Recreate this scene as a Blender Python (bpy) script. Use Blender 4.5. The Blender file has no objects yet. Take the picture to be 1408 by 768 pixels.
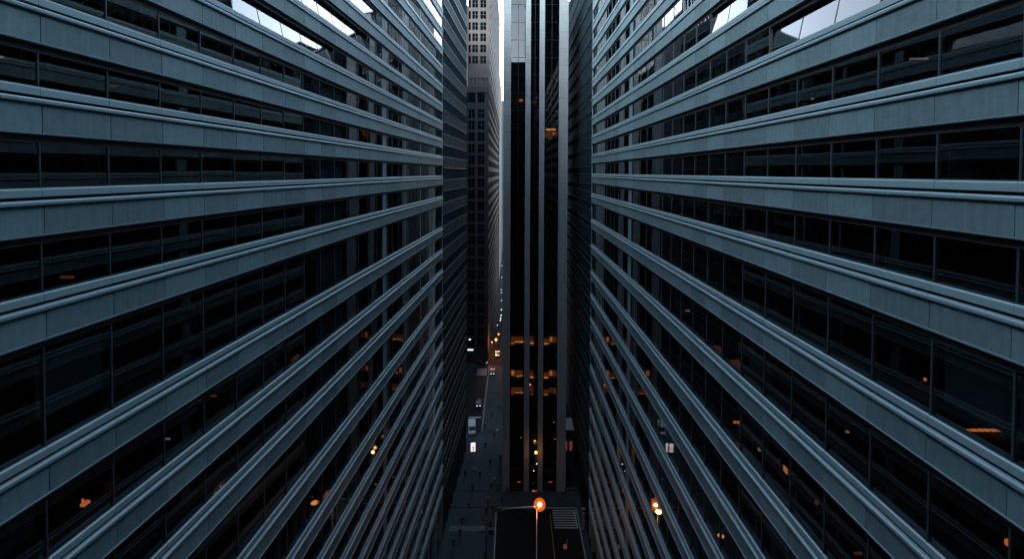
import bpy, bmesh, math, random
from mathutils import Vector, Matrix, Euler
random.seed(7)
S = bpy.context.scene
COL = S.collection
R = math.radians

# ------------------------------------------------------------------ camera maths
F = 665.0                    # focal length in photo pixels (1408 wide)
PITCH, ROLL = R(1.4), R(0.22)
SHIFT = (237 - 384 + F * math.tan(PITCH)) / 1408
CAMZ = 75.0
CAM = Vector((0, 0, CAMZ))
ROT = Euler((math.pi / 2 - PITCH, 0, 0)).to_matrix() @ Matrix.Rotation(ROLL, 3, 'Z')

def ray(px, py):
    v = Vector(((px - 704) / F, (384 - py) / F + SHIFT * 1408 / F, -1))
    return ROT @ v

def proj(p):
    c = ROT.transposed() @ (Vector(p) - CAM)
    if c.z >= -0.5:
        return None
    return (704 + F * c.x / -c.z, 384 - F * (c.y / -c.z - SHIFT * 1408 / F))

def on_plane(px, py, point, normal):
    d = ray(px, py)
    n = Vector(normal)
    t = (Vector(point) - CAM).dot(n) / d.dot(n)
    return CAM + d * t

def on_ground(px, py, z=0.0):
    return on_plane(px, py, (0, 0, z), (0, 0, 1))

# ------------------------------------------------------------------ materials
def mat(name, color=(.3, .3, .3), rough=.6, metal=0.0, noise=0.0, nscale=8.0, island=0.0, spec=.4,
        emit=None, estr=0.0, bump=0.0, streak=0.0):
    m = bpy.data.materials.new(name)
    m.use_nodes = True
    nt = m.node_tree
    b = nt.nodes['Principled BSDF']
    b.inputs['Roughness'].default_value = rough
    b.inputs['Metallic'].default_value = metal
    b.inputs['Specular IOR Level'].default_value = spec
    b.inputs['Base Color'].default_value = (*color, 1)
    if emit:
        b.inputs['Emission Color'].default_value = (*emit, 1)
        b.inputs['Emission Strength'].default_value = estr
    fac = None
    tc = nt.nodes.new('ShaderNodeTexCoord')
    def mathn(op, a, bb):
        n = nt.nodes.new('ShaderNodeMath'); n.operation = op
        for i, x in enumerate((a, bb)):
            if isinstance(x, (int, float)): n.inputs[i].default_value = x
            else: nt.links.new(x, n.inputs[i])
        return n.outputs[0]
    terms = []
    if noise:
        n = nt.nodes.new('ShaderNodeTexNoise'); n.inputs['Scale'].default_value = nscale
        n.inputs['Detail'].default_value = 6; n.inputs['Roughness'].default_value = .65
        nt.links.new(tc.outputs['Object'], n.inputs['Vector'])
        terms.append(mathn('MULTIPLY', mathn('SUBTRACT', n.outputs['Fac'], .5), noise * 2))
        n2 = nt.nodes.new('ShaderNodeTexNoise'); n2.inputs['Scale'].default_value = nscale * .11
        n2.inputs['Detail'].default_value = 4
        nt.links.new(tc.outputs['Object'], n2.inputs['Vector'])
        terms.append(mathn('MULTIPLY', mathn('SUBTRACT', n2.outputs['Fac'], .5), noise * 1.6))
        if bump:
            bp = nt.nodes.new('ShaderNodeBump'); bp.inputs['Strength'].default_value = bump
            bp.inputs['Distance'].default_value = .02
            nt.links.new(n.outputs['Fac'], bp.inputs['Height'])
            nt.links.new(bp.outputs[0], b.inputs['Normal'])
    if streak:
        mp = nt.nodes.new('ShaderNodeMapping'); mp.inputs['Scale'].default_value = (4.5, 4.5, .30)
        nt.links.new(tc.outputs['Object'], mp.inputs['Vector'])
        n = nt.nodes.new('ShaderNodeTexNoise'); n.inputs['Scale'].default_value = 1.0
        n.inputs['Detail'].default_value = 5
        nt.links.new(mp.outputs[0], n.inputs['Vector'])
        terms.append(mathn('MULTIPLY', mathn('SUBTRACT', n.outputs['Fac'], .5), streak * 2))
    if island:
        g = nt.nodes.new('ShaderNodeNewGeometry')
        terms.append(mathn('MULTIPLY', mathn('SUBTRACT', g.outputs['Random Per Island'], .5), island * 2))
    if terms:
        t = terms[0]
        for u in terms[1:]:
            t = mathn('ADD', t, u)
        t = mathn('ADD', t, 1.0)
        mx = nt.nodes.new('ShaderNodeVectorMath'); mx.operation = 'SCALE'
        mx.inputs[0].default_value = color
        nt.links.new(t, mx.inputs['Scale'])
        nt.links.new(mx.outputs[0], b.inputs['Base Color'])
    return m

def glass_mat(name, tint=(.34, .40, .43), ior=1.6, gain=1.5, wav=.012, wscale=.35, rough=.015):
    m = bpy.data.materials.new(name)
    m.use_nodes = True
    nt = m.node_tree
    nt.nodes.clear()
    out = nt.nodes.new('ShaderNodeOutputMaterial')
    mix = nt.nodes.new('ShaderNodeMixShader')
    tr = nt.nodes.new('ShaderNodeBsdfTransparent'); tr.inputs[0].default_value = (*tint, 1)
    gl = nt.nodes.new('ShaderNodeBsdfGlossy'); gl.inputs['Roughness'].default_value = rough
    gl.inputs['Color'].default_value = (.92, .97, 1, 1)
    fr = nt.nodes.new('ShaderNodeFresnel'); geo = nt.nodes.new('ShaderNodeNewGeometry')
    iv = nt.nodes.new('ShaderNodeMath'); iv.operation = 'MULTIPLY_ADD'    # same reflectance from both faces of a pane
    iv.inputs[1].default_value = 1 / ior - ior; iv.inputs[2].default_value = ior
    nt.links.new(geo.outputs['Backfacing'], iv.inputs[0]); nt.links.new(iv.outputs[0], fr.inputs['IOR'])
    mu = nt.nodes.new('ShaderNodeMath'); mu.operation = 'MULTIPLY'; mu.inputs[1].default_value = gain
    mu.use_clamp = True
    tc = nt.nodes.new('ShaderNodeTexCoord')
    n = nt.nodes.new('ShaderNodeTexNoise'); n.inputs['Scale'].default_value = wscale
    n.inputs['Detail'].default_value = 1
    bp = nt.nodes.new('ShaderNodeBump'); bp.inputs['Strength'].default_value = wav
    bp.inputs['Distance'].default_value = .25
    L = nt.links.new
    L(tc.outputs['Object'], n.inputs['Vector']); L(n.outputs['Fac'], bp.inputs['Height'])
    L(bp.outputs[0], gl.inputs['Normal'])
    L(fr.outputs[0], mu.inputs[0]); L(mu.outputs[0], mix.inputs[0])
    L(tr.outputs[0], mix.inputs[1]); L(gl.outputs[0], mix.inputs[2]); L(mix.outputs[0], out.inputs[0])
    return m

M = {}
M['panel'] = mat('granite_panel', (.108, .190, .218), .6, 0, .28, 22, .17, .35, bump=.15, streak=.27)
M['sill'] = mat('sill_metal', (.185, .305, .345), .5, .1, .06, 14, .03, .5)
M['ledge'] = mat('ledge_metal', (.165, .275, .315), .42, .15, .06, 14, .03, .5)
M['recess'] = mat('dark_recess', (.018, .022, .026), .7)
M['mull'] = mat('mullion_metal', (.05, .075, .09), .4, .4)
M['glass'] = glass_mat('window_glass')
M['glass_tower'] = glass_mat('tower_window_glass', ior=1.5, gain=.85)
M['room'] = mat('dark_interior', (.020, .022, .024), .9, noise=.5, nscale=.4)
M['blind'] = mat('roller_blind', (.07, .095, .11), .9, noise=.1, nscale=3)
M['pier'] = mat('concrete_pier', (.11, .19, .225), .6, 0, .12, 10, .05)
M['roof'] = mat('roof_gravel', (.12, .15, .17), .9, noise=.3, nscale=3)
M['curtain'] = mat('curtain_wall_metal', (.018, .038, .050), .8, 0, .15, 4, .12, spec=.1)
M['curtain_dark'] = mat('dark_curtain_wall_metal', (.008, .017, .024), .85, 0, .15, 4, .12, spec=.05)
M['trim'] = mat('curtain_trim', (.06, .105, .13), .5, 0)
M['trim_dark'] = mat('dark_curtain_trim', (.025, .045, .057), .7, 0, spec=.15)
M['limestone'] = mat('pale_pilaster_stone', (.150, .192, .210), .65, 0, .10, 9, .06, .3, bump=.1, streak=.10)
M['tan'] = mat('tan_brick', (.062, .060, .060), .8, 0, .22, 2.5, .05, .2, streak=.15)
M['tan_dark'] = mat('dark_brown_brick', (.032, .038, .044), .8, 0, .22, 2.5, .05, .2, streak=.15)  # darker brown brick of the lower tower and the blocks near it
M['flank'] = mat('shaded_flank_brick', (.014, .017, .020), .9, 0, .25, 2.5, .05, .1)  # brick darkened so the flank's shade sits in the colour
M['far_pale'] = mat('far_pale_stone', (.055, .062, .066), .8, 0, .25, .6, 0, .2)
M['asphalt'] = mat('asphalt', (.006, .009, .011), .9, 0, .35, 1.2, 0, .08, bump=.2)
M['pave'] = mat('paving_stone', (.017, .033, .041), .85, 0, .30, .9, .10, .15)
M['pave_light'] = mat('pale_paving_stone', (.045, .07, .082), .85, 0, .25, .9, .12, .35)
M['kerb'] = mat('kerb_stone', (.15, .20, .22), .7, 0, .15, 3, .08)
M['paint'] = mat('road_paint_white', (.22, .27, .30), .6, 0, .25, 2.0)
M['ypaint'] = mat('road_paint_amber', (.20, .09, .05), .6, 0, .25, 2.0)
M['ground'] = mat('city_ground', (.05, .052, .055), .9, 0, .2, .1)
M['black'] = mat('black_metal', (.020, .022, .025), .45, .5)
M['steel'] = mat('galvanised_steel', (.42, .45, .47), .35, .8)
M['white'] = mat('white_car_paint', (.24, .29, .32), .3, 0, .04, 2)
M['tyre'] = mat('rubber', (.02, .02, .02), .9)
M['carglass'] = mat('dark_car_glass', (.006, .009, .011), .12, 0, spec=.35)
M['blackpanel'] = mat('black_panel', (.005, .007, .009), .5, spec=.15)
M['carblack'] = mat('dark_car_paint', (.025, .03, .035), .25, 0, spec=.6)
M['skin'] = mat('skin', (.45, .28, .20), .6)
M['hair'] = mat('hair', (.02, .015, .012), .6)
M['cloth_a'] = mat('black_coat', (.016, .018, .022), .9, noise=.2)
M['cloth_b'] = mat('navy_coat', (.022, .030, .045), .9, noise=.2)
M['cloth_c'] = mat('rust_jacket', (.42, .12, .06), .9, noise=.2)
M['cloth_d'] = mat('pale_jacket', (.40, .44, .47), .9, noise=.2)
M['denim'] = mat('dark_trousers', (.018, .022, .03), .9)
ORANGE = (1.0, .30, .07)
def lamp_mat(name, col, s):
    return mat(name, (.02, .02, .02), .5, emit=col, estr=s)
M['lamp_hot'] = lamp_mat('lamp_core', (1, .80, .55), 6)
M['lamp_globe'] = lamp_mat('lamp_globe_amber', (1, .14, .008), .10)
for _m in (M['lamp_globe'],):
    _nt = _m.node_tree; _b = _nt.nodes['Principled BSDF']; _o = _nt.nodes['Material Output']
    _e = _nt.nodes.new('ShaderNodeEmission'); _e.inputs[0].default_value = (1, .14, .008, 1); _e.inputs[1].default_value = .10
    _t = _nt.nodes.new('ShaderNodeBsdfTransparent'); _a = _nt.nodes.new('ShaderNodeAddShader')
    _nt.links.new(_e.outputs[0], _a.inputs[0]); _nt.links.new(_t.outputs[0], _a.inputs[1]); _nt.links.new(_a.outputs[0], _o.inputs[0])
    _nt.nodes.remove(_b)
M['lamp_mid'] = lamp_mat('lamp_inner_amber', (1, .42, .09), .27)
M['tower_amber'] = lamp_mat('tower_amber_lamp', (1, .24, .045), .7)
M['tower_dim'] = lamp_mat('tower_dim_glow', (1, .20, .05), .12)
M['tower_hot'] = lamp_mat('tower_hot_lamp', (1, .31, .05), 1.3)
M['amber'] = lamp_mat('amber_lamp', (1, .22, .04), .30)
M['amber_dim'] = lamp_mat('amber_dim_lamp', (1, .24, .10), .035)
M['amber_hot'] = lamp_mat('amber_hot_lamp', (1, .26, .035), .7)
M['pinkish'] = lamp_mat('pale_tube_lamp', (1, .62, .45), .09)
M['coolw'] = lamp_mat('cool_white_lamp', (.82, .93, 1), .45)
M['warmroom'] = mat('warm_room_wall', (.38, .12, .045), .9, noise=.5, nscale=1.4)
M['screen'] = lamp_mat('lit_screen', (.92, .96, 1), .26)
M['screen_red'] = lamp_mat('lit_screen_poster', (1, .25, .10), .3)

# ------------------------------------------------------------------ mesh helpers
class MB:
    def __init__(s):
        s.v, s.f, s.m, s.fix = [], [], [], False
    def box(s, x0, x1, y0, y1, z0, z1, m=0):
        if x0 > x1: x0, x1 = x1, x0
        if y0 > y1: y0, y1 = y1, y0
        if z0 > z1: z0, z1 = z1, z0
        i = len(s.v)
        s.v += [(x0, y0, z0), (x1, y0, z0), (x1, y1, z0), (x0, y1, z0),
                (x0, y0, z1), (x1, y0, z1), (x1, y1, z1), (x0, y1, z1)]
        s.f += [(i, i+3, i+2, i+1), (i+4, i+5, i+6, i+7), (i, i+1, i+5, i+4),
                (i+1, i+2, i+6, i+5), (i+2, i+3, i+7, i+6), (i+3, i, i+4, i+7)]
        s.m += [m] * 6
        return s
    def prism(s, prof, y0, y1, m=0, axis='y'):
        """prof: closed list of (x,z) run along y (axis 'y') or (y,z) run along x."""
        n = len(prof); i = len(s.v)
        for yy in (y0, y1):
            for (a, b) in prof:
                s.v.append((a, yy, b) if axis == 'y' else (yy, a, b))
        for k in range(n):
            s.f.append((i + k, i + (k + 1) % n, i + n + (k + 1) % n, i + n + k))
        s.f.append(tuple(i + k for k in range(n)))
        s.f.append(tuple(i + n + k for k in reversed(range(n))))
        s.m += [m] * (n + 2)
        s.fix = True
        return s
    def tube(s, pts, rad, n=10, m=0):
        pts = [Vector(p) for p in pts]
        if isinstance(rad, (int, float)): rad = [rad] * len(pts)
        i = len(s.v)
        for k, p in enumerate(pts):
            d = (pts[min(k + 1, len(pts) - 1)] - pts[max(k - 1, 0)]).normalized()
            a = d.cross(Vector((0, 0, 1)))
            if a.length < 1e-3: a = d.cross(Vector((0, 1, 0)))
            a.normalize(); b = d.cross(a)
            for q in range(n):
                t = 2 * math.pi * q / n
                s.v.append(tuple(p + (a * math.cos(t) + b * math.sin(t)) * rad[k]))
        for k in range(len(pts) - 1):
            for q in range(n):
                q2 = (q + 1) % n
                s.f.append((i + k*n + q, i + k*n + q2, i + (k+1)*n + q2, i + (k+1)*n + q)); s.m.append(m)
        s.f.append(tuple(i + q for q in reversed(range(n)))); s.m.append(m)
        e = i + (len(pts) - 1) * n
        s.f.append(tuple(e + q for q in range(n))); s.m.append(m)
        s.fix = True
        return s
    def ball(s, c, r, sx=1, sy=1, sz=1, m=0, n=12, h=8):
        i = len(s.v)
        s.v.append((c[0], c[1], c[2] + r * sz))
        for a in range(1, h):
            th = math.pi * a / h
            for b in range(n):
                ph = 2 * math.pi * b / n
                s.v.append((c[0] + r*sx*math.sin(th)*math.cos(ph), c[1] + r*sy*math.sin(th)*math.sin(ph), c[2] + r*sz*math.cos(th)))
        s.v.append((c[0], c[1], c[2] - r * sz))
        last = len(s.v) - 1
        for b in range(n):
            s.f.append((i, i+1+b, i+1+(b+1) % n)); s.m.append(m)
            s.f.append((last, last-n+(b+1) % n, last-n+b)); s.m.append(m)
        for a in range(h - 2):
            for b in range(n):
                p = i + 1 + a*n
                s.f.append((p+b, p+n+b, p+n+(b+1) % n, p+(b+1) % n)); s.m.append(m)
        return s
    def build(s, name, mats, parent=None, smooth=False, bevel=0.0):
        me = bpy.data.meshes.new(name)
        me.from_pydata(s.v, [], s.f)
        if not isinstance(mats, (list, tuple)): mats = [mats]
        for m in mats: me.materials.append(m)
        me.polygons.foreach_set('material_index', s.m)
        if s.fix:
            bm = bmesh.new(); bm.from_mesh(me)
            bmesh.ops.recalc_face_normals(bm, faces=bm.faces)
            bm.to_mesh(me); bm.free()
        if smooth:
            me.polygons.foreach_set('use_smooth', [True] * len(me.polygons))
        me.update()
        o = bpy.data.objects.new(name, me)
        COL.objects.link(o)
        if parent: o.parent = parent
        if bevel:
            bv = o.modifiers.new('Bevel', 'BEVEL'); bv.width = bevel; bv.segments = 2
            bv.limit_method = 'ANGLE'
        return o

def tag(o, label=None, cat=None, group=None, kind=None):
    if label: o['label'] = label
    if cat: o['category'] = cat
    if group: o['group'] = group
    if kind: o['kind'] = kind
    return o

def empty(name, loc=(0, 0, 0), rz=0.0):
    o = bpy.data.objects.new(name, None)
    o.location = loc; o.rotation_euler = (0, 0, rz)
    o.empty_display_size = .5
    COL.objects.link(o)
    return o

# ================================================================== the two office blocks
LX0, LSL = 19.2, 37 / F                 # left wall: X = -LX0 + LSL*Y  (vanishes at x=741)
RX0 = 16.0                              # right wall: X = RX0          (vanishes at x=704)
LANG = -math.atan(LSL)
def lwall(px, py, back=0.0):
    n = Vector((math.cos(LANG), math.sin(LANG), 0))
    return on_plane(px, py, Vector((-LX0, 0, 0)) - n * back, n)
def rwall(px, py, back=0.0):
    return on_plane(px, py, (RX0 + back, 0, 0), (1, 0, 0))

LS = [-1.9, -1.7, -1.5, -1.31, -1.11, -.915, -.72, -.535, -.352, -.171, .032, .244, .56, .79, 1.0, 1.285,
      1.535, 1.75, 1.955, 2.15, 2.36, 2.565, 2.77, 3.02, 3.25]
RS = [-2.33, -2.1, -1.86, -1.62, -1.39, -1.165, -.937, -.70, -.465, -.226, .018, .263, .584, .896, 1.232,
      1.533, 1.834, 2.138, 2.45, 2.74, 3.015, 3.3, 3.6, 3.93, 4.24]
LZ = [lwall(440, 237 + s * 301).z for s in LS]
RZ = [rwall(960, 237 + s * 256).z for s in RS]

SILL, GAP, LEDGE, PAN, LIP = .33, .12, .21, 1.10, .09
BAND = SILL + GAP + LEDGE + PAN + LIP

def office(name, sg, root, zs, y0, mod, nmod, piers, hot, blinds, top_z):
    """sg=+1: outward is +x (left block), -1: outward is -x."""
    def X(t): return sg * t
    y1 = y0 + mod * nmod
    ROOMD = 5.0
    # ---- storey bands
    for zi in zs:
        b = MB()
        # sill strip with a slightly sloping top belongs to the sub-part; backing first
        b.box(X(-.55), X(-.045), y0, y1, zi - BAND + .02, zi - SILL - GAP - .02, 1)
        for k in range(nmod):
            a, c = y0 + k * mod + .022, y0 + (k + 1) * mod - .022
            dx = random.uniform(-.004, .004)
            b.box(X(-.08), X(dx), a, c, zi - BAND + LIP, zi - SILL - GAP - LEDGE - .03, 0)
        lipz = zi - BAND
        b.prism([(X(-.30), lipz), (X(.03), lipz), (X(.055), lipz + .03), (X(.055), lipz + LIP - .012), (X(-.07), lipz + LIP - .012)], y0, y1, 2)
        sp = b.build('spandrel', [M['panel'], M['recess'], M['ledge']], root)
        s_ = MB()
        for k in range(nmod):
            a, c = y0 + k * mod + .010, y0 + (k + 1) * mod - .010
            e, q = random.uniform(-.008, .008), random.uniform(-.007, .003)
            s_.prism([(X(-.56), zi + .002 + q), (X(-.12), zi + q), (X(-.06 + e), zi - .035 + q), (X(-.05 + e), zi - .07), (X(-.05 + e), zi - SILL), (X(-.56), zi - SILL)], a, c)
        s_.build('sill', M['sill'], sp)
        l_ = MB()
        zl = zi - SILL - GAP
        for k in range(nmod):
            a, c = y0 + k * mod + .006, y0 + (k + 1) * mod - .006
            e, q = random.uniform(-.010, .010), random.uniform(-.008, .004)
            l_.prism([(X(-.20), zl - .005 + q), (X(.04 + e), zl - .012 + q), (X(.085 + e), zl - .035 + q), (X(.105 + e), zl - .075 + q), (X(.105 + e), zl - LEDGE + .04),
                      (X(.085 + e), zl - LEDGE), (X(-.20), zl - LEDGE)], a, c)
        l_.build('ledge', M['ledge'], sp)
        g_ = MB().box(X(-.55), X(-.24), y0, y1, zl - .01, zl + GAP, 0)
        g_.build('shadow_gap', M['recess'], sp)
    # ---- windows
    rest = MB()
    cand = []
    for i in range(1, len(zs)):
        zb = zs[i] + .004
        zt = zs[i - 1] - BAND - .004
        for k in range(nmod):
            a, c = y0 + k * mod, y0 + (k + 1) * mod
            wc = root.matrix_world @ Vector((X(-.17), (a + c) / 2, (zb + zt) / 2))
            cand.append((i, k, a, c, zb, zt, wc))
    def score(q):
        wm = Matrix.Translation(root.location) @ Euler(root.rotation_euler).to_matrix().to_4x4()
        pts = [proj(wm @ Vector((X(-.3), yy, zz))) for yy in (q[2], q[3]) for zz in (q[4], q[5])]
        if any(p is None for p in pts): return 0
        xs = [min(max(p[0], 0), 1408) for p in pts]; ys = [min(max(p[1], 0), 768) for p in pts]
        return (max(xs) - min(xs)) * (max(ys) - min(ys))
    cand.sort(key=score, reverse=True)
    HEAD = .30
    for n, (i, k, a, c, zb, zt, wc) in enumerate(cand):
        own = n < 98
        w = MB() if own else rest
        tilt = 0.0
        if (i, k) in hot: tilt = hot[(i, k)]
        yaw = random.gauss(0, R(.08)) if not tilt else 0
        tilt += random.gauss(0, R(.10)) if not tilt else 0
        # one pane, a single sheet with thickness, rotated about its middle
        zm, ym = (zb + zt - HEAD) / 2, (a + c) / 2
        h, wd = (zt - HEAD - zb) / 2, (c - a) / 2 - (.012 if not tilt else .002)
        base = len(w.v)
        xo = X(-.17)
        for tt in (0, .012):
            for (sy, sz) in ((-1, -1), (1, -1), (1, 1), (-1, 1)):
                dx = math.sin(yaw) * sy * wd - X(1) * math.sin(tilt) * (sz + (1 if tilt > .03 else 0)) * h
                w.v.append((xo + dx - X(tt), ym + sy * wd, zm + sz * h))
        j = base
        w.f += [(j, j+1, j+2, j+3)]
        w.m += [0]
        for (p, q) in ((0, 1), (1, 2), (2, 3), (3, 0)):
            w.f.append((j+p, j+4+p, j+4+q, j+q)); w.m.append(1)
        # head box
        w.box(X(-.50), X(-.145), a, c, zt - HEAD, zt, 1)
        mm = MB() if own else rest
        mi = 0 if own else 2
        if tilt > .03:      # a pane tilted to mirror sky: its slim frame leans with the glass
            j = len(mm.v)
            for (zz, off) in ((zb, 0.0), (zt - HEAD - .01, math.sin(tilt) * 2 * h)):
                for (xx, yy) in ((-.21, -.03), (-.15, -.03), (-.15, .03), (-.21, .03)):
                    mm.v.append((X(xx - off), a + yy, zz))
            mm.f += [(j, j+1, j+2, j+3), (j+4, j+7, j+6, j+5)] + [(j+q, j+4+q, j+4+(q+1) % 4, j+(q+1) % 4) for q in range(4)]
            mm.m += [mi] * 6
            mm.fix = True
        else:
            mm.box(X(-.32), X(-.12), a - .026, a + .026, zb, zt - HEAD, mi)
            mm.box(X(-.26), X(-.14), a + .028, c - .028, zb, zb + .04, mi)
        if own:
            wo = w.build('window', [M['glass'], M['recess']], root)
            mm.build('mullion', M['mull'], wo)
    ro = rest.build('window', [M['glass'], M['recess'], M['mull']], root)
    ro['kind'] = 'stuff'
    # ---- interior: slabs, back wall, partitions
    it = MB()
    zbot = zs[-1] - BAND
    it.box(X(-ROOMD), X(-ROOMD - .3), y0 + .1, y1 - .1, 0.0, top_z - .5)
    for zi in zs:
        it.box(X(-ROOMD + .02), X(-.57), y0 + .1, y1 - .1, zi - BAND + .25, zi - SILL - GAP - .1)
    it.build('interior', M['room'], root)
    pt = MB()
    for i in range(1, len(zs)):
        for k in range(2, nmod, 1):
            if random.random() < .22:
                yy = y0 + k * mod
                pt.box(X(-ROOMD + .1), X(-.6), yy - .06, yy + .06, zs[i], zs[i-1] - BAND + .2)
            if random.random() < .35:
                yy = y0 + k * mod + random.uniform(.6, 2.4)
                pt.box(X(-2.4), X(-1.8), yy - .3, yy + .3, zs[i] - .3, zs[i-1] - BAND + .2)
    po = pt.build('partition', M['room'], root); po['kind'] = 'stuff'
    bl = MB()
    for i in range(1, len(zs)):
        for k in range(nmod):
            if k in blinds or random.random() < .14:
                zt = zs[i-1] - BAND - .35
                zb = zs[i] + (.05 if k in blinds else random.uniform(.3, 1.4))
                bl.box(X(-.62), X(-.60), y0 + k*mod + .06, y0 + (k+1)*mod - .06, zb, zt)
    bo = bl.build('blind', M['blind'], root); bo['kind'] = 'stuff'
    # ---- piers standing in the window plane
    for (ya, yb) in piers:
        p = MB()
        p.box(X(-.54), X(-.15), ya, yb, zs[-1] - BAND + .1, zs[0] - .1)
        p.build('pier', M['pier'], root)
    # corner post, end wall, roof, lobby
    c_ = MB().box(X(-.60), X(-.06), y1 + .004, y1 + .16, 0, top_z)
    c_.build('corner_post', M['pier'], root)
    e_ = MB()
    e_.box(X(-26), X(-.62), y1 + .004, y1 + .26, 0, top_z)
    e_.box(X(-26), X(-.62), y0 - .3, y0 - .004, 0, top_z)
    e_.box(X(-26.3), X(-26.004), y0, y1, 0, top_z)
    e_.build('end_wall', M['pier'], root)
    r_ = MB().box(X(-25.9), X(-.05), y0 + .01, y1 - .01, zs[0] + .05, top_z - .6)
    r_.box(X(-.5), X(-.1), y0, y1, top_z - .59, top_z + .5)
    r_.build('roof', M['roof'], root)
    # lobby below the last band
    lb = MB()
    zl = zbot - .01
    for k in range(0, nmod, 2):
        yy = y0 + k * mod
        lb.box(X(-.9), X(-.1), yy - .45, yy + .45, 0, zl, 0)
    lb.build('lobby_column', M['pier'], root)['kind'] = 'stuff'
    lg = MB()
    lg.box(X(-1.3), X(-1.28), y0, y1, .3, zl - .4, 0)
    lg.box(X(-1.4), X(-1.2), y0, y1, 0, .29, 1)
    lg.box(X(-1.4), X(-1.2), y0, y1, zl * .45, zl * .45 + .5, 1)
    lg.box(X(-1.6), X(-.5), y0, y1, zl - .39, zl - .005, 1)
    lg.build('lobby_glazing', [M['glass'], M['recess']], root)

LM, RM = 3.003, 3.046
LN_BACK, RN_BACK = 42, 42
ly_end, ry_end = 96.7 / math.cos(LANG), 97.6
LN, RN = 26 + LN_BACK, 27 + RN_BACK
ly0, ry0 = ly_end - LN * LM, ry_end - RN * RM

lroot = empty('office_block', (-LX0, 0, 0), LANG)
tag(lroot, 'grey banded office block filling the left side of the street canyon', 'building',
    'twin banded office blocks facing each other across the street')
rroot = empty('office_block', (RX0, 0, 0), 0)
tag(rroot, 'grey banded office block filling the right side of the street canyon', 'building',
    'twin banded office blocks facing each other across the street')
bpy.context.view_layer.update()

# panes tilted on purpose so that they mirror the sky above the opposite roof
LSEG = [(ly_end + .35, 108.0, 115.6), (108.0, 128.5, 121.0)]
RSEG = [(ry_end + .35, 108.5, 115.2), (108.5, 121.0, 119.3), (121.0, 146.0, 123.5)]  # roof steps out of view, shaped so those panes mirror sky
TOPL, TOPR = LZ[0] + 1.0, RZ[0] + 1.0
def roof_at(side, y):
    """height of the roof edge opposite at distance y along the street"""
    segs, end, top = (RSEG, ry_end, TOPR) if side == 'L' else (LSEG, ly_end, TOPL)
    if y < end + .4: return top + .6
    for (ya, yb, t) in segs:
        if y < yb: return t + .4
    return 126.4 if side == 'L' else 0
def tilt_for(side, P):
    """smallest tilt (degrees) at which a pane at P mirrors open sky towards the street's middle"""
    d = (P - CAM).normalized()
    for q in range(4, 30):
        t = R(q * .5)
        n = Vector((math.cos(t) * (1 if side == 'L' else -1), 0, math.sin(t)))
        if side == 'L': n = Matrix.Rotation(LANG, 3, 'Z') @ n
        r = d - 2 * d.dot(n) * n
        ok = True
        tt = ((RX0 if side == 'L' else -LX0 + LSL * 100) - P.x) / r.x
        h = P + r * tt
        if h.z - 1.4 < roof_at(side, h.y): ok = False
        t2 = (112.0 - P.y) / r.y
        g = P + r * t2
        if -3.5 < g.x < 14.5 and g.z - .8 < 116.0: ok = False
        if ok: return t + R(2.0)
    return None
hotL, hotR = {}, {}
for s, lim in ((-.535, (31, 50)), (-.72, (31, 52)), (-.915, (42, 54))):
    i = min(range(len(LS)), key=lambda q: abs(LS[q] - s))
    for k in range(LN):
        ym = ly0 + (k + .5) * LM
        if lim[0] < ym < lim[1]:
            t = tilt_for('L', Vector((-LX0 + LSL * ym - .3, ym, LZ[i] + .9)))
            if t is not None: hotL[(i, k)] = t
for s, lim in ((-.465, (21.6, 27.8)), (-.70, (33.5, 37.5))):
    i = min(range(len(RS)), key=lambda q: abs(RS[q] - s))
    for k in range(RN):
        ym = ry0 + (k + .5) * RM
        if lim[0] < ym < lim[1]:
            t = tilt_for('R', Vector((RX0 + .3, ym, RZ[i] + .9)))
            if t is not None: hotR[(i, k)] = t
def even(hot, cap):
    """the tilted panes of one row all lean alike, so their edges line up"""
    for row in {i for (i, k) in hot}:
        ks = sorted(k for (i, k) in hot if i == row)
        t = min(max(hot[(row, k)] for k in ks), cap)
        for k in ks + [ks[-1] + 1]: hot[(row, k)] = t
even(hotL, R(12.5)); even(hotR, R(12.5))
print('TILTS', {k: round(math.degrees(v), 1) for k, v in hotL.items()}, {k: round(math.degrees(v), 1) for k, v in hotR.items()})

kl = lambda y: int((y - ly0) / LM)
office('left', 1, lroot, LZ, ly0, LM, LN, [(60.0, 61.3), (69.7, 70.2), (78.8, 79.4)], hotL, {kl(43), kl(46)}, TOPL)
office('right', -1, rroot, RZ, ry0, RM, RN, [(65.3, 66.9)], hotR, set(), TOPR)

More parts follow.
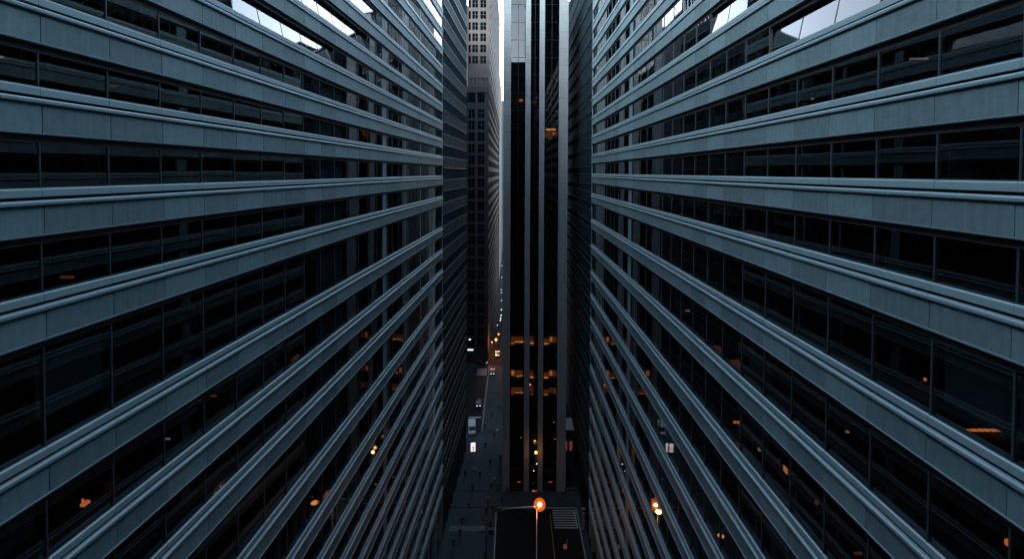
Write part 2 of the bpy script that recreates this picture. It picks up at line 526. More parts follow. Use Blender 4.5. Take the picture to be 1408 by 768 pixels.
# ================================================================== dark curtain-wall blocks further on
def curtain(root, sg, segs, zs, mats, label):
    """segs: (y0, y1, top) lengths whose roofs step up along the street"""
    def X(t): return sg * t
    met, trim = mats
    tag(root, label, 'building', 'dark curtain wall buildings beyond the office blocks')
    SP = 2.15
    for q, z in enumerate(zs):
        b, t_, g = MB(), MB(), MB()
        for (y0, y1, top) in segs:
            if z > top - .3: continue
            n = max(4, int((y1 - y0) / 1.6)); w = (y1 - y0) / n
            for k in range(n):
                b.box(X(-.35), X(random.uniform(-.01, .01)), y0 + k*w + .03, y0 + (k+1)*w - .03, z - SP, z)
            t_.box(X(-.3), X(.06), y0, y1 - .01, z + .004, z + .11).box(X(-.3), X(.06), y0, y1 - .01, z - SP - .11, z - SP - .004)
            zt = min((zs[q - 1] - SP - .115) if q else top, top)
            if zt < z + .3: continue
            g.box(X(-.22), X(-.2), y0 + .02, y1 - .02, z + .115, zt - .004, 0)
            for k in range(n + 1):
                yy = y0 + k * w
                g.box(X(-.24), X(.03), max(yy - .06, y0), min(yy + .06, y1), z + .116, zt - .006, 1)
        sp = b.build('spandrel', met, root)
        t_.build('trim', trim, sp)
        if g.v: g.build('window', [M['glass'], met], root)
    i_, e, rf, gf = MB(), MB(), MB(), MB()
    for (y0, y1, top) in segs:
        i_.box(X(-3.3), X(-3.0), y0 + .3, y1 - .3, 0, top)
        for z in zs:
            if z < top: i_.box(X(-2.98), X(-.37), y0 + .3, y1 - .3, z - 1.6, z - .5)
        e.box(X(-20), X(-.4), y1 - .3, y1 - .02, 0, top - .01).box(X(-20), X(-.4), y0, y0 + .28, 0, top - .01)
        rf.box(X(-19.9), X(-.02), y0 + .01, y1 - .01, top + .005, top + .3)
        gf.box(X(-.6), X(-.4), y0, y1, 0, zs[-1] - SP - .12)
        n = int((y1 - y0) / 5)
        for k in range(n + 1):
            yy = y0 + k * (y1 - y0) / n
            gf.box(X(-.39), X(0), max(yy - .3, y0), min(yy + .3, y1), 0, zs[-1] - SP - .13)
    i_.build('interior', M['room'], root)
    e.build('end_wall', met, root)
    rf.build('roof', M['roof'], root)
    gf.build('ground_floor', met, root)

def zlist(zref, step, top, bottom):
    z = zref
    while z + step < top: z += step
    out = []
    while z > bottom:
        out.append(z); z -= step
    return out
clroot = empty('curtain_wall_block', (-LX0, 0, 0), LANG)
zr = lwall(611, 216).z
curtain(clroot, 1, LSEG, zlist(zr, 4.68, 119.5, 8), (M['curtain'], M['trim']),
        'dark glazed block with thin bands just beyond the left office block')
crroot = empty('curtain_wall_block', (RX0 + .25, 0, 0), 0)
zr = rwall(811, 239).z
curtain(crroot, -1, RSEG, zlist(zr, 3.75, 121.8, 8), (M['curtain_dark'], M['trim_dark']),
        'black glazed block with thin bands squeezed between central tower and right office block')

cbroot = empty('curtain_wall_block', (RX0 + .25, 0, 0), 0)  # added out of view so the left windows mirror a dark wall
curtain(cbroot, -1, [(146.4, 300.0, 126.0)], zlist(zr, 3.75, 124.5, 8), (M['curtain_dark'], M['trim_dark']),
        'hidden black glazed block added behind the central tower to darken window reflections')

# ================================================================== the slab tower in the middle
TY = 112.6
tower = empty('slab_tower', (0, TY, 0))
tag(tower, 'slim central tower with pale vertical pilasters and black glass strips', 'building')
PX = [(-2.08, -.34), (3.03, 4.23), (6.27, 7.45), (10.79, 12.87)]
TOPT = 115.5
ST = 4.05
ZW0 = 35.5
k0 = -8; k1 = 20
assert ZW0 + (k1 - 1) * ST + 1.2 < TOPT
for (a, b) in PX:
    p = MB()
    z = 0.0; n = 0
    off = random.uniform(0, 1.0)
    edges = [0.0] + [3.3 + off + 3.85 * q for q in range(38) if 3.3 + off + 3.85 * q < TOPT - 1] + [TOPT]
    for q in range(len(edges) - 1):
        p.box(a, b, -.55 + random.uniform(-.006, .006), .6, edges[q] + .02, edges[q+1] - .02, 0)
    p.box(a + .03, b - .03, -.52, .55, 0, TOPT - .03, 1)
    p.build('pilaster', [M['limestone'], M['recess']], tower)
strips = [(PX[i][1], PX[i+1][0]) for i in range(3)]
for si, (a, b) in enumerate(strips):
    cl = MB().box(a + .005, b - .005, .8, .9, 0, ZW0 + k0 * ST - 1.32, 0)
    cl.build('lobby_glazing', [M['carglass'], M['black']], tower)
    rest = MB()
    for k in range(k0, k1):
        zc = ZW0 + k * ST
        vis = (zc < CAMZ + 42)
        w = MB() if vis else rest
        tl = random.gauss(0, .003)
        w.box(a + .04, b - .04, .02 + tl, .035 + tl, zc - 1.248, zc + 1.198, 0)
        mm = MB() if vis else rest
        mm.box((a+b)/2 - .05, (a+b)/2 + .05, -.05, .10, zc - 1.248, zc + 1.198, 0 if vis else 1)
        if vis:
            wo = w.build('window', [M['glass_tower'], M['black']], tower)
            mm.build('mullion', M['blackpanel'], wo)
            cl = MB().box(a + .005, b - .005, .02, .035, zc + 1.262, zc + ST - 1.252, 0)
            cl.box(a + .005, b - .005, .12, .28, zc + 1.262, zc + ST - 1.252, 1)
            cl.box(a + .005, b - .005, -.06, .10, zc + 1.202, zc + 1.258, 1)
            cl.box((a+b)/2 - .05, (a+b)/2 + .05, -.05, .10, zc + 1.262, zc + ST - 1.252, 1)
            cl.build('spandrel', [M['glass_tower'], M['blackpanel'], M['black']], wo)
    if rest.v:
        ro = rest.build('window', [M['glass'], M['black']], tower); ro['kind'] = 'stuff'
    rm = MB()
    for k in range(k0, k1):
        zc = ZW0 + k * ST
        rm.box(a + .01, b - .01, .3, 2.6, zc + 1.45, zc + ST - 1.5)
    rm.box(a, b, 2.62, 2.8, 0, TOPT)
    rm.build('interior', M['room'], tower)
bd = MB()
bd.box(-2.06, 12.85, 2.85, 22, 0, TOPT - .2).box(-2.06, -.4, .62, 2.84, 0, TOPT - .2).box(10.8, 12.85, .62, 2.84, 0, TOPT - .2)
bd.box(3.05, 4.2, .62, 2.84, 0, TOPT - .2).box(6.3, 7.4, .62, 2.84, 0, TOPT - .2)
bd.build('side_wall', M['limestone'], tower)
rf = MB().box(-2.3, 13.1, -.7, 22.2, TOPT + .01, TOPT + .35)
rf.build('roof', M['roof'], tower)
# entrance: canopy slab and doors between the inner pilasters
en = MB().box(-.3, 3.0, -.3, .3, 4.6, 5.0).box(7.5, 10.75, -.3, .3, 4.6, 5.0)
en.build('entrance_canopy', M['black'], tower)
for (a, b) in strips:
    d = MB()
    mid = (a + b) / 2
    d.box(a + .1, mid - .03, .70, .74, .15, 2.5).box(mid + .03, b - .1, .70, .74, .15, 2.5)
    dd = d.build('door', M['carglass'], tower)
    hh = MB().box(mid - .12, mid - .08, .62, .68, .9, 1.5).box(mid + .08, mid + .12, .62, .68, .9, 1.5)
    hh.build('handle', M['steel'], dd)

# lamps in the tower's lit windows, plus dim panels for the rooms' glow
def tower_lamp(si, row, label, parts, group='warm lights burning in the central tower'):
    a, b = strips[si]
    zc = ZW0 + row * ST
    o = MB()
    for (u0, u1, v0, v1, dep, mi) in parts:
        o.box(a + (b-a)*u0, a + (b-a)*u1, TY + dep, TY + dep + .06, zc - 1.2 + 2.4*v0, zc - 1.2 + 2.4*v1, mi)
    ob = o.build('office_lamp', [M['tower_amber'], M['tower_dim'], M['tower_hot'], M['pinkish']])
    tag(ob, label, 'lamp', group)
    # back of that room, warm lamplight put into its colour
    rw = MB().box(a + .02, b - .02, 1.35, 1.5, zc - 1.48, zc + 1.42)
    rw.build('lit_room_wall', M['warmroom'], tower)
rows = [(0, 'top'), (-2, 'middle'), (-3, 'bottom')]
for row, rn in rows:
    dim = row == -3
    H = 1 if dim else 0
    HH = 0 if dim else 2
    tower_lamp(0, row, f'amber strip lamps, left window of the {rn} lit row on the central tower',
        [(.06, .30, .06, .16, .9, H), (.36, .66, .20, .30, 1.1, HH), (.70, .95, .20, .30, 1.1, HH), (.1, .9, .12, .75, 1.26, 1)] if row != -2 else
        [(.10, .30, .35, .8, .9, H), (.48, .64, .16, .26, 1.1, HH), (.7, .92, .2, .3, 1.1, H), (.1, .9, .12, .85, 1.26, 1)])
    tower_lamp(1, row, f'amber lamp, narrow middle window of the {rn} lit row on the central tower',
        [(.10, .52, .75, .95, 1.0, 1), (.12, .48, .05, .3, .8, H), (.15, .5, .35, .6, 1.2, 1)])
    tower_lamp(2, row, f'amber lamps and glow panels, right window of the {rn} lit row, central tower',
        [(.08, .38, .08, .17, .8, HH), (.48, .68, .25, .75, 1.2, H), (.74, .95, .15, .75, 1.15, 1), (.05, .5, .2, .55, 1.26, 1)])
tower_lamp(2, 12, 'bright amber strip lamp in a lone lit window high on the central tower',
    [(.12, .82, .82, .95, .7, 2), (.5, .9, .3, .7, 1.2, 1), (.08, .6, .05, .6, 1.26, 1), (.6, .75, .45, .6, 1.0, 0)])
tower_lamp(0, 14, 'single pale orange lamp behind the left glass strip of the central tower',
    [(.58, .82, .25, .42, .8, 0)])
tower_lamp(1, 14, 'small amber lamp and glow behind the narrow glass strip of the central tower',
    [(.62, .82, .55, .68, .7, 3), (.15, .75, .08, .22, 1.0, 1)])

# ================================================================== tan stepped tower down the street
BY = 190.0
tan = empty('stepped_tower', (0, BY, 0))
tag(tan, 'tan masonry tower with a setback and paired square windows down the street', 'building')
def tx(px, Y=BY): return (px - 704) * Y / F
x0l, x1l = tx(636), tx(671.6)
x0u, x1u = tx(643.6), tx(673)
ZSET = CAMZ + (237 - 121) * BY / F
TOPB = 175.0
BD = 145.0
cols_l = [(tx(631), tx(637.5)), (tx(643.8), tx(652.6)), (tx(657), tx(665.8))]
cols_u = [(tx(644), tx(647)), (tx(649), tx(656.6)), (tx(660), tx(667.8))]
def wall_with_holes(cols, rowz, hh, xa, xb, za, zb, m, parent, name='wall'):
    """front wall at y 0..0.5 with recessed openings"""
    w = MB()
    xs = [xa] + [c for ab in cols for c in ab] + [xb]
    for q in range(0, len(xs), 2):
        w.box(xs[q], xs[q+1], 0, .5, za, zb)
    for (a, b) in cols:
        zz = za
        for z in sorted(rowz):
            w.box(a, b, .02, .5, zz, z - hh)
            zz = z + hh
        w.box(a, b, .02, .5, zz, zb)
    return w.build(name, m, parent)
rl = [ZSET - 10.2 - 4.52 * q for q in range(23)]
rl = [z for z in rl if z > 6]
ru = [CAMZ + (237 - y) * BY / F for y in (97.5, 84.5 - 15.2 * 0, 68.6, 53.4, 38.2, 23.2, 8, -7, -22, -37, -52, -67)]
ru = [CAMZ + (237 - 83.5) * BY / F + 4.33 * q for q in range(14)]
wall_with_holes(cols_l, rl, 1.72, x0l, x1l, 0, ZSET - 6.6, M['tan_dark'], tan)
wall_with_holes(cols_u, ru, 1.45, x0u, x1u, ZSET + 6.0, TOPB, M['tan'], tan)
# transition storeys at the setback: plain dark frieze with a low window row, colonnade above
fr = MB()
fr.box(x0l - .25, x1l + .2, -.25, .5, ZSET - 2.0, ZSET + .2)
fr.box(x0l - .15, x1l + .1, -.1, .5, ZSET - 6.6, ZSET - 5.9)
for a, b in ((x0l, tx(640)), (tx(653.5), tx(656.2)), (tx(666), x1l)):
    fr.box(a, b, 0, .5, ZSET - 5.9, ZSET - 2.0)
fr.build('cornice', M['tan_dark'], tan)
cn = MB()
for px in (645, 650, 655.2, 660.5, 666.5, 671.5):
    cn.box(tx(px) - .42, tx(px) + .42, 0, .5, ZSET + .2, ZSET + 3.6)
cn.box(x0u, x1u, -.1, .5, ZSET + 3.6, ZSET + 5.99)
cn.build('colonnade', M['tan'], tan)
def pane(col, z, hh, dep=.34):
    a, b = col
    w = MB().box(a, b, dep, dep + .02, z - hh, z + hh, 0)
    o = w.build('window', [M['glass'], M['mull']], tan)
    f = MB().box((a+b)/2 - .06, (a+b)/2 + .06, dep - .06, dep + .05, z - hh, z + hh).box(a, b, dep - .05, dep + .05, z + .25, z + .33)
    f.build('frame', M['mull'], o)
for c in cols_l[1:]:
    for z in rl: pane(c, z, 1.72)
for c in cols_u[1:]:
    for z in ru: pane(c, z, 1.45)
restw = MB()
for c, rr, hh in ((cols_l[0], rl, 1.72), (cols_u[0], ru, 1.45)):
    for z in rr: restw.box(c[0], c[1], .34, .36, z - hh, z + hh)
restw.box(tx(640), tx(653.5), .34, .36, ZSET - 5.9, ZSET - 2.0).box(tx(656.2), tx(666), .34, .36, ZSET - 5.9, ZSET - 2.0)
o = restw.build('window', M['glass'], tan); o['kind'] = 'stuff'
inn = MB().box(x0l + .3, x1l - .3, 2.4, 2.7, 0, ZSET).box(x0u + .3, x1u - .3, 2.4, 2.7, ZSET + .3, TOPB)
inn.build('interior', M['room'], tan)
# long flank running down the street
def flank(xw, ya, yb, za, zb, m, m2, step, parent, dx=0.0):
    w = MB()
    w.box(xw - 8, xw - .35, ya, yb, za, zb, 0)
    z = za + 3
    while z < zb - 1:
        w.box(xw - .34, xw, ya, yb, z, z + step * .42, 0)
        z += step
    n = int((yb - ya) / 6)
    for k in range(n + 1):
        yy = ya + k * (yb - ya) / n
        w.box(xw - .33, xw - .03, max(yy - .7, ya + .01), min(yy + .7, yb - .01), za, zb - .02, 0)
    return w.build('flank_wall', [m, m2], parent)
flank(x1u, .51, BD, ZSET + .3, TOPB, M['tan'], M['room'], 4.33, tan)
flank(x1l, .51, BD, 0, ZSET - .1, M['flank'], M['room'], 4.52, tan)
MB().box(x0u - .3, x1u + .3, -.4, BD, TOPB + .01, TOPB + 1).build('roof', M['tan'], tan)
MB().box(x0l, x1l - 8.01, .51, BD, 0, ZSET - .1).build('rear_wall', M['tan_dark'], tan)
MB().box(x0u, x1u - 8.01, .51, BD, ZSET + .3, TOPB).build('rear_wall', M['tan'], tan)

# lights in the tan tower
def small_box_lamp(name, p, sx, sy, sz, m, label, cat='lamp', group=None):
    o = MB().box(-sx/2, sx/2, -sy/2, sy/2, -sz/2, sz/2).build(name, m)
    o.location = p
    tag(o, label, cat, group)
    return o
G_T = 'office lights on in the tan stepped tower'
for (px, py, w, h, m, lb) in (
    (663, 213, .9, .9, 'pinkish', 'pale pink lamp in the right window column high on the tan tower'),
    (648.5, 212, .7, .4, 'pinkish', 'small pale lamp in the left window column high on the tan tower'),
    (664, 386, 1.0, .7, 'pinkish', 'pale pink lamp in the right window column low on the tan tower'),
    (650, 388, 1.2, .35, 'pinkish', 'dim double lamp in the left window column low on the tan tower'),
    (646, 466.5, .8, .35, 'coolw', 'small white sign lamp near the foot of the tan tower'),
    (646.8, 480.6, 2.2, .5, 'coolw', 'white shopfront strip lamp at the street foot of the tan tower')):
    p = on_plane(px, py, (0, BY + (.9 if py < 400 else -.4), 0), (0, 1, 0))
    small_box_lamp('window_lamp' if py < 400 else 'sign_lamp', p, w, .1, h, M[m], lb, group=G_T)

# ================================================================== buildings further away
def far_building(name, x0, x1, y0, y1, h, m, label, step=4.0, colw=3.5):
    r = empty(name, (0, y0, 0))
    tag(r, label, 'building', 'far buildings closing the view')
    w = MB()
    w.box(x0, x1, .35, y1 - y0, 0, h - .3)
    n = max(2, int((x1 - x0) / colw)); cw = (x1 - x0) / n
    for k in range(n + 1):
        xx = x0 + k * cw
        w.box(max(xx - cw*.22, x0), min(xx + cw*.22, x1), 0, .345, 0, h)
    w.build('wall', m, r)
    nz = int(h / step)
    s_ = MB()
    for q in range(nz):
        s_.box(x0, x1, -.05, .34, q * step + 2.6, q * step + step)
    s_.build('floor_band', m, r)
    g = MB()
    for q in range(nz):
        g.box(x0 + .1, x1 - .1, .30, .34, q * step + .02, q * step + 2.59)
    g.build('window', M['carglass'], r)['kind'] = 'stuff'
    MB().box(x0 - .2, x1 + .2, -.2, y1 - y0 + .2, h + .01, h + .7).build('roof', M['roof'], r)
    return r
far_building('street_block', -30, -8.9, 337, 420, CAMZ + (237 - 106) * 337 / F, M['tan_dark'],
             'dark brown block standing behind the tan stepped tower')
far_building('pale_tower', -16, 6, 450, 480, CAMZ + (237 - 140) * 450 / F, M['far_pale'],
             'distant pale tower glimpsed in the slit beside the central tower')
far_building('pale_tower', -36, -24.2, 262, 290, CAMZ + (237 - 12) * 262 / F, M['far_pale'],
             'bright pale tower glimpsed between dark glazed block and tan tower', 4.2, 2.6)

far_building('reflection_blocker', -75, -21.5, 141, 186, 126, M['tan_dark'],  # added out of view to keep bright sky out of window reflections
             'unseen brown block added behind the left glazed block to darken window reflections')
# low annex in the alley right of the slab tower
an = empty('alley_annex', (0, 120, 0))
tag(an, 'low dark annex with two amber windows in the alley beside the central tower', 'building')
MB().box(12.95, 15.9, 0, 6, 0, 10.2).build('wall', M['curtain'], an)
for (xa, xb) in ((13.3, 14.1), (14.7, 15.4)):
    w_ = MB().box(xa, xb, -.05, -.01, 5.3, 7.6).build('window', M['amber_dim'], an)
    MB().box(xa - .08, xb + .08, -.1, -.055, 5.2, 5.29).build('sill', M['trim'], w_)
MB().box(12.94, 15.92, -.12, 6, 10.21, 10.5).build('roof', M['trim'], an)

# unseen blocks behind the viewpoint, raised to keep sun out and darken reflections
def rear_light_blocker(x0, x1, y, h, label):
    r = empty('rear_light_blocker', (0, y, 0))
    tag(r, label, 'building', 'unseen blocks behind the viewpoint that shape the light')
    w = MB().box(x0, x1, -20, -.4, 0, h)
    z = 3
    while z < h - 2:
        w.box(x0, x1, -.39, 0, z, z + 1.9); z += 4
    w.build('wall', M['curtain_dark'], r)
rear_light_blocker(-50, -4.1, -106, 400, 'unseen tall block added behind the viewpoint to shut out sun, left side')
rear_light_blocker(-4, 9, -106, 150, 'unseen lower block behind the viewpoint, leaving a slot of sky above')
rear_light_blocker(9.1, 50, -106, 400, 'unseen tall block raised behind the viewpoint to shut out sun, right side')

# ================================================================== ground
def sheet(name, x0, x1, y0, y1, z, m, kind='structure'):
    me = bpy.data.meshes.new(name)
    me.from_pydata([(x0, y0, z), (x1, y0, z), (x1, y1, z), (x0, y1, z)], [], [(0, 1, 2, 3)])
    me.materials.append(m)
    o = bpy.data.objects.new(name, me); COL.objects.link(o)
    o['kind'] = kind
    return o
sheet('ground', -2500, 2500, -2500, 2500, -.02, M['ground'])
sheet('road', -60, 60, -150, 900, -.012, M['asphalt'])
PV = .12
def paving(name, x0, x1, y0, y1, m, sx=1.5, sy=1.5, z=PV, shape=None):
    b = MB()
    b.box(x0, x1, y0, y1, -.01, z - .012, 1)
    nx, ny = max(1, round((x1-x0)/sx)), max(1, round((y1-y0)/sy))
    for i in range(nx):
        for j in range(ny):
            xa, xb = x0 + (x1-x0)*i/nx, x0 + (x1-x0)*(i+1)/nx
            ya, yb = y0 + (y1-y0)*j/ny, y0 + (y1-y0)*(j+1)/ny
            b.box(xa + .012, xb - .012, ya + .012, yb - .012, z - .05, z + random.uniform(-.003, .003), 0)
    o = b.build(name, [m, M['recess']])
    o['kind'] = 'structure'
    return o
paving('pavement', -22, -3.35, -60, 106.4, M['pave'], 1.9, 1.9)
paving('pavement', -14, 15.9, 106.6, 112.0, M['pave'], 1.8, 1.8)
paving('pavement', -14, -2.2, 112.2, 138, M['pave'], 1.9, 1.9)
paving('pavement', -8.4, -2.2, 138.2, 186, M['pave'], 1.55, 1.9)
paving('pavement', -4.6, -2.2, 210, 420, M['pave'], 1.2, 2.5)
paving('pavement', 14.75, 15.9, -60, 106.4, M['pave'], 1.2, 1.9)
sheet('paving_band', -13.0, -6.0, 99.3, 100.9, PV + .008, M['pave_light'])
def kerb(x0, x1, y0, y1):
    b = MB()
    L = max(x1 - x0, y1 - y0); n = int(L / 1.2)
    for k in range(n):
        if y1 - y0 > x1 - x0: b.box(x0, x1, y0 + k*L/n + .01, y0 + (k+1)*L/n - .01, -.01, PV + .012)
        else: b.box(x0 + k*L/n + .01, x0 + (k+1)*L/n - .01, y0, y1, -.01, PV + .012)
    o = b.build('kerb', M['kerb'], bevel=.012)
    o['kind'] = 'structure'
kerb(-3.33, -3.08, -60, 106.4)
kerb(-3.07, 14.5, 106.34, 106.58)
kerb(14.5, 14.74, -60, 106.4)
kerb(-8.64, -8.42, 138.2, 186)
# painted markings
def line(x0, x1, y0, y1, m='paint', z=-.006):
    b = MB()
    b.v += [(x0, y0, z), (x1, y0, z), (x1, y1, z), (x0, y1, z)]; b.f.append((0, 1, 2, 3)); b.m.append(0)
    o = b.build('road_marking', M[m]); o['kind'] = 'structure'
line(8.55, 8.70, -40, 104.5, 'ypaint')
cw = MB()
for k in range(8):
    yy = 100.4 + k * .74
    n = len(cw.v)
    cw.v += [(9.25, yy, -.005), (14.0, yy, -.005), (14.0, yy + .30, -.005), (9.25, yy + .30, -.005)]
    cw.f.append((n, n+1, n+2, n+3)); cw.m.append(0)
n = len(cw.v)
cw.v += [(14.02, 100.4, -.005), (14.26, 100.4, -.005), (14.26, 106.0, -.005), (14.02, 106.0, -.005)]
cw.f.append((n, n+1, n+2, n+3)); cw.m.append(0)
o = cw.build('crosswalk_marking', M['paint']); o['kind'] = 'structure'
for k in range(5):
    line(-13 + 0, -9.2, 146.2 + k * .0 if k == 0 else 176 + k * 1.6, 146.9 if k == 0 else 176.6 + k * 1.6)
line(-8.95, -8.85, 149, 176, 'ypaint')

# ================================================================== street lamp
LP = on_plane(742, 693, (0, 88, 0), (0, 1, 0))
BXp = on_plane(738, 720, (0, 88, 0), (0, 1, 0)).x
lamp = empty('street_lamp', (BXp, 88, 0))
tag(lamp, 'tall street lamp with a glowing amber globe and long curved arm over the dark road', 'street lamp')
hz = LP.z
MB().tube([(0, 0, 0), (0, 0, .5), (0, 0, .52), (0, 0, hz - .9)], [.16, .15, .10, .06], 12).build('pole', M['steel'], lamp, True)
ax0 = on_plane(686, 701, (0, 88, 0), (0, 1, 0))
pts = []
for q in range(13):
    t = q / 12
    x = -.05 + (ax0.x - BXp + .05) * t
    z = hz - .35 + (ax0.z - hz + .35) * t ** 2.0
    pts.append((x, -.03, z))
MB().tube(pts, [.05 - .02 * q / 12 for q in range(13)], 8).build('arm', M['steel'], lamp, True)
MB().tube([(0, 0, hz - .92), (LP.x - BXp, 0, hz - .62)], [.07, .13], 10).build('bracket', M['steel'], lamp, True)
MB().ball((LP.x - BXp, 0, hz), 1.08, m=0, n=24, h=16).build('globe', M['lamp_globe'], lamp, True)  # globe and inner ball give the lamp's glow a solid shape
MB().ball((LP.x - BXp, 0, hz), .56, n=20, h=12).build('glow_shell', M['lamp_mid'], lamp, True)
MB().ball((LP.x - BXp, -.34, hz + .24), .30, 1.2, .8, .8, n=16, h=10).build('bulb', M['lamp_hot'], lamp, True)
def point(name, loc, col, power, rad=.3, parent=None):
    l = bpy.data.lights.new(name, 'POINT'); l.color = col; l.energy = power; l.shadow_soft_size = rad
    o = bpy.data.objects.new(name, l); o.location = loc; COL.objects.link(o)
    return o
point('street_lamp_light', (LP.x, 88 - 1.5, LP.z - .2), (1, .30, .06), 230, .3)

# sodium lamps at the far end of the street
def small_lamp(px, py, Y, h_m, label, light=None, mname='amber_hot', r=.55):
    p = on_plane(px, py, (0, Y, 0), (0, 1, 0))
    o = empty('street_lamp', (p.x, Y, 0))
    tag(o, label, 'street lamp', 'street lamps along the pavements')
    MB().tube([(0, 0, 0), (0, 0, p.z - r)], [.12, .06], 8).build('pole', M['black'], o, True)
    MB().ball((0, 0, p.z), r, n=12, h=8).build('lantern', M[mname], o, True)
    if light: point('street_lamp_light', (p.x, Y - 1.2, p.z - r), (1, .30, .06), light * .35, .3)
small_lamp(682, 466.5, 201, 0, 'amber street lamp burning brightest at the far end of the street', 2600, 'tower_hot', .5)
small_lamp(676.5, 470, 197, 0, 'amber street lamp left of the brightest far one', 700, 'tower_amber', .35)
small_lamp(685.5, 459, 207, 0, 'amber street lamp farthest away beside the central tower', 800, 'tower_amber', .4)
small_lamp(737, 621.5, 110.6, 0, 'amber lantern on a pole in front of the central tower entrance', 120, 'tower_hot', .34)
G_E = 'small lights around the entrance of the central tower'
for (px, py, Y, w, h, m, lb) in (
    (735, 675.5, 111.9, 1.05, .8, 'tower_dim', 'dull orange lit box by the middle entrance of the central tower'),
    (713.5, 662, 111.8, .75, .12, 'tower_dim', 'faint amber strip lamp over the left entrance of the central tower'),
    (757, 662, 111.8, .8, .12, 'tower_dim', 'faint amber strip lamp over the right entrance of the central tower'),
    (738, 637, 111.8, .22, .22, 'coolw', 'tiny white light just below the amber lantern at the tower entrance'),
    (734, 646.5, 111.8, .18, .18, 'coolw', 'lower tiny white light below the amber lantern at the tower entrance'),
    (716.5, 601, 111.9, .22, .12, 'pinkish', 'tiny pale light low behind the left glass strip of the central tower'),
    (761.5, 580, 111.9, .15, .15, 'pinkish', 'tiny pale light low behind the right glass strip of the central tower'),
    (763, 603, 111.9, .2, .2, 'tower_dim', 'tiny amber light low behind the right glass strip of the central tower')):
    small_box_lamp('entrance_lamp', on_plane(px, py, (0, Y, 0), (0, 1, 0)), w, .08, h, M[m], lb, group=G_E)
# far white traffic lights in the slit
fw = [(689.5, 425.5), (689, 433), (688.4, 437), (688, 440), (683.8, 446.7), (689.6, 413), (689.3, 398), (689.5, 402), (689.8, 381), (690, 365)]
for q, (px, py) in enumerate(fw):
    Y = 400 - q * 1.0 if py < 443 else 330
    p = on_plane(px, py, (0, 235 if py < 443 else 211, 0), (0, 1, 0))
    o = MB().ball((0, 0, 0), .3 if q < 4 else .2, n=8, h=6).build('city_light', M['coolw'])
    o.location = p
    tag(o, 'tiny white city light twinkling in the slit beside the central tower', 'city light', 'white lights in the slit beside the central tower')

# ================================================================== other street furniture
# traffic signal near the bottom of the picture
sg_p = on_plane(668.5, 760, (0, 92, 0), (0, 1, 0))
sgn = empty('traffic_signal', (sg_p.x, 92, PV))
tag(sgn, 'dark traffic signal post with several heads on the pavement near the kerb', 'traffic signal')
ztop = on_plane(671, 713.5, (0, 92, 0), (0, 1, 0)).z - PV
MB().tube([(0, 0, 0), (0, 0, .4), (.05, 0, ztop)], [.17, .12, .09], 10).build('pole', M['black'], sgn, True)
MB().tube([(-.8, 0, ztop - .1), (1.0, 0, ztop - .1)], .07, 8).build('arm', M['black'], sgn, True)
for (dx, dz, w, h) in ((.75, -.75, .45, 1.0), (.95, -2.35, 1.0, 1.0), (-.6, -2.2, .75, .45)):
    hd = MB().box(dx - w/2, dx + w/2, -.3, .25, ztop + dz - h/2, ztop + dz + h/2).build('signal_head', M['black'], sgn, bevel=.05)
    MB().box(dx - w*.35, dx + w*.35, -.42, -.301, ztop + dz + h*.2, ztop + dz + h*.3).build('visor', M['black'], hd)
MB().box(-.85, -.2, -.34, -.28, ztop - 1.75, ztop - 1.1).build('sign_plate', M['white'], sgn)
# banner sign with vertical row of ring marks by the right pavement
bp = on_ground(806.5, 768)
bs = empty('banner_sign', (15.0, 98.5, PV))
tag(bs, 'narrow vertical banner sign with pale ring shaped marks by the right pavement', 'sign')
MB().tube([(0, 0, 0), (0, 0, 5.6)], .06, 8).build('post', M['black'], bs, True)
MB().box(-.42, .42, -.10, -.05, .9, 5.0).build('banner', M['carblack'], bs)
MB().ball((0, -.02, 5.45), .45, .95, .5, .5).build('cap', M['white'], bs, True)
mk = MB()
def ring(cx, cz, r, r2, a0=0, a1=2*math.pi, n=14):
    i = len(mk.v)
    for q in range(n + 1):
        t = a0 + (a1 - a0) * q / n
        mk.v.append((cx + r*math.cos(t), -.106, cz + r*1.0*math.sin(t)))
        mk.v.append((cx + r2*math.cos(t), -.106, cz + r2*1.0*math.sin(t)))
    for q in range(n):
        mk.f.append((i+2*q, i+2*q+1, i+2*q+3, i+2*q+2)); mk.m.append(0)
for q in range(5):
    if q in (1, 4): ring(0, 4.5 - q*.78, .33, .17, R(40), R(320))
    else: ring(0, 4.5 - q*.78, .33, .17)
mk.build('lettering', M['white'], bs)
# amber beacon on a post in the road
bc_p = on_ground(780, 770)
bc = empty('beacon', (11.0, 95.0, 0))
tag(bc, 'small amber warning beacon on a thin post beside the striped crossing', 'beacon')
zt = on_plane(779, 741, (0, 95, 0), (0, 1, 0)).z
MB().tube([(.3, 0, 0), (.3, 0, zt)], .05, 8).build('post', M['steel'], bc, True)
MB().ball((-.1, -.05, on_plane(777, 751, (0, 95, 0), (0, 1, 0)).z), .5, .75, .6, 1.3, n=12, h=8).build('lantern', M['amber_dim'], bc, True)
# railing by the alley
rl_ = empty('railing', (0, 111.6, PV))
tag(rl_, 'pale steel railing across the alley at the foot of the central tower', 'railing')
MB().box(13.2, 15.9, -.03, .03, 1.05, 1.12).build('top_rail', M['steel'], rl_)
for q in range(7):
    MB().box(13.2 + q*.44, 13.27 + q*.44, -.04, .04, 0, 1.049).build('post', M['steel'], rl_)
# lit kiosk panel
kp = on_ground(650.5, 621, PV)
ki = empty('advertising_kiosk', (kp.x, kp.y, PV), R(8))
tag(ki, 'bright white lit advertising kiosk with a red poster on the pavement', 'kiosk')
MB().box(-.65, .65, -.2, .2, 0, .25).build('base', M['black'], ki)
MB().box(-.62, .62, -.16, .16, .25, 2.5).build('screen', M['screen'], ki)
MB().box(-.15, .3, -.175, -.161, .55, 1.7).build('poster', M['screen_red'], ki)

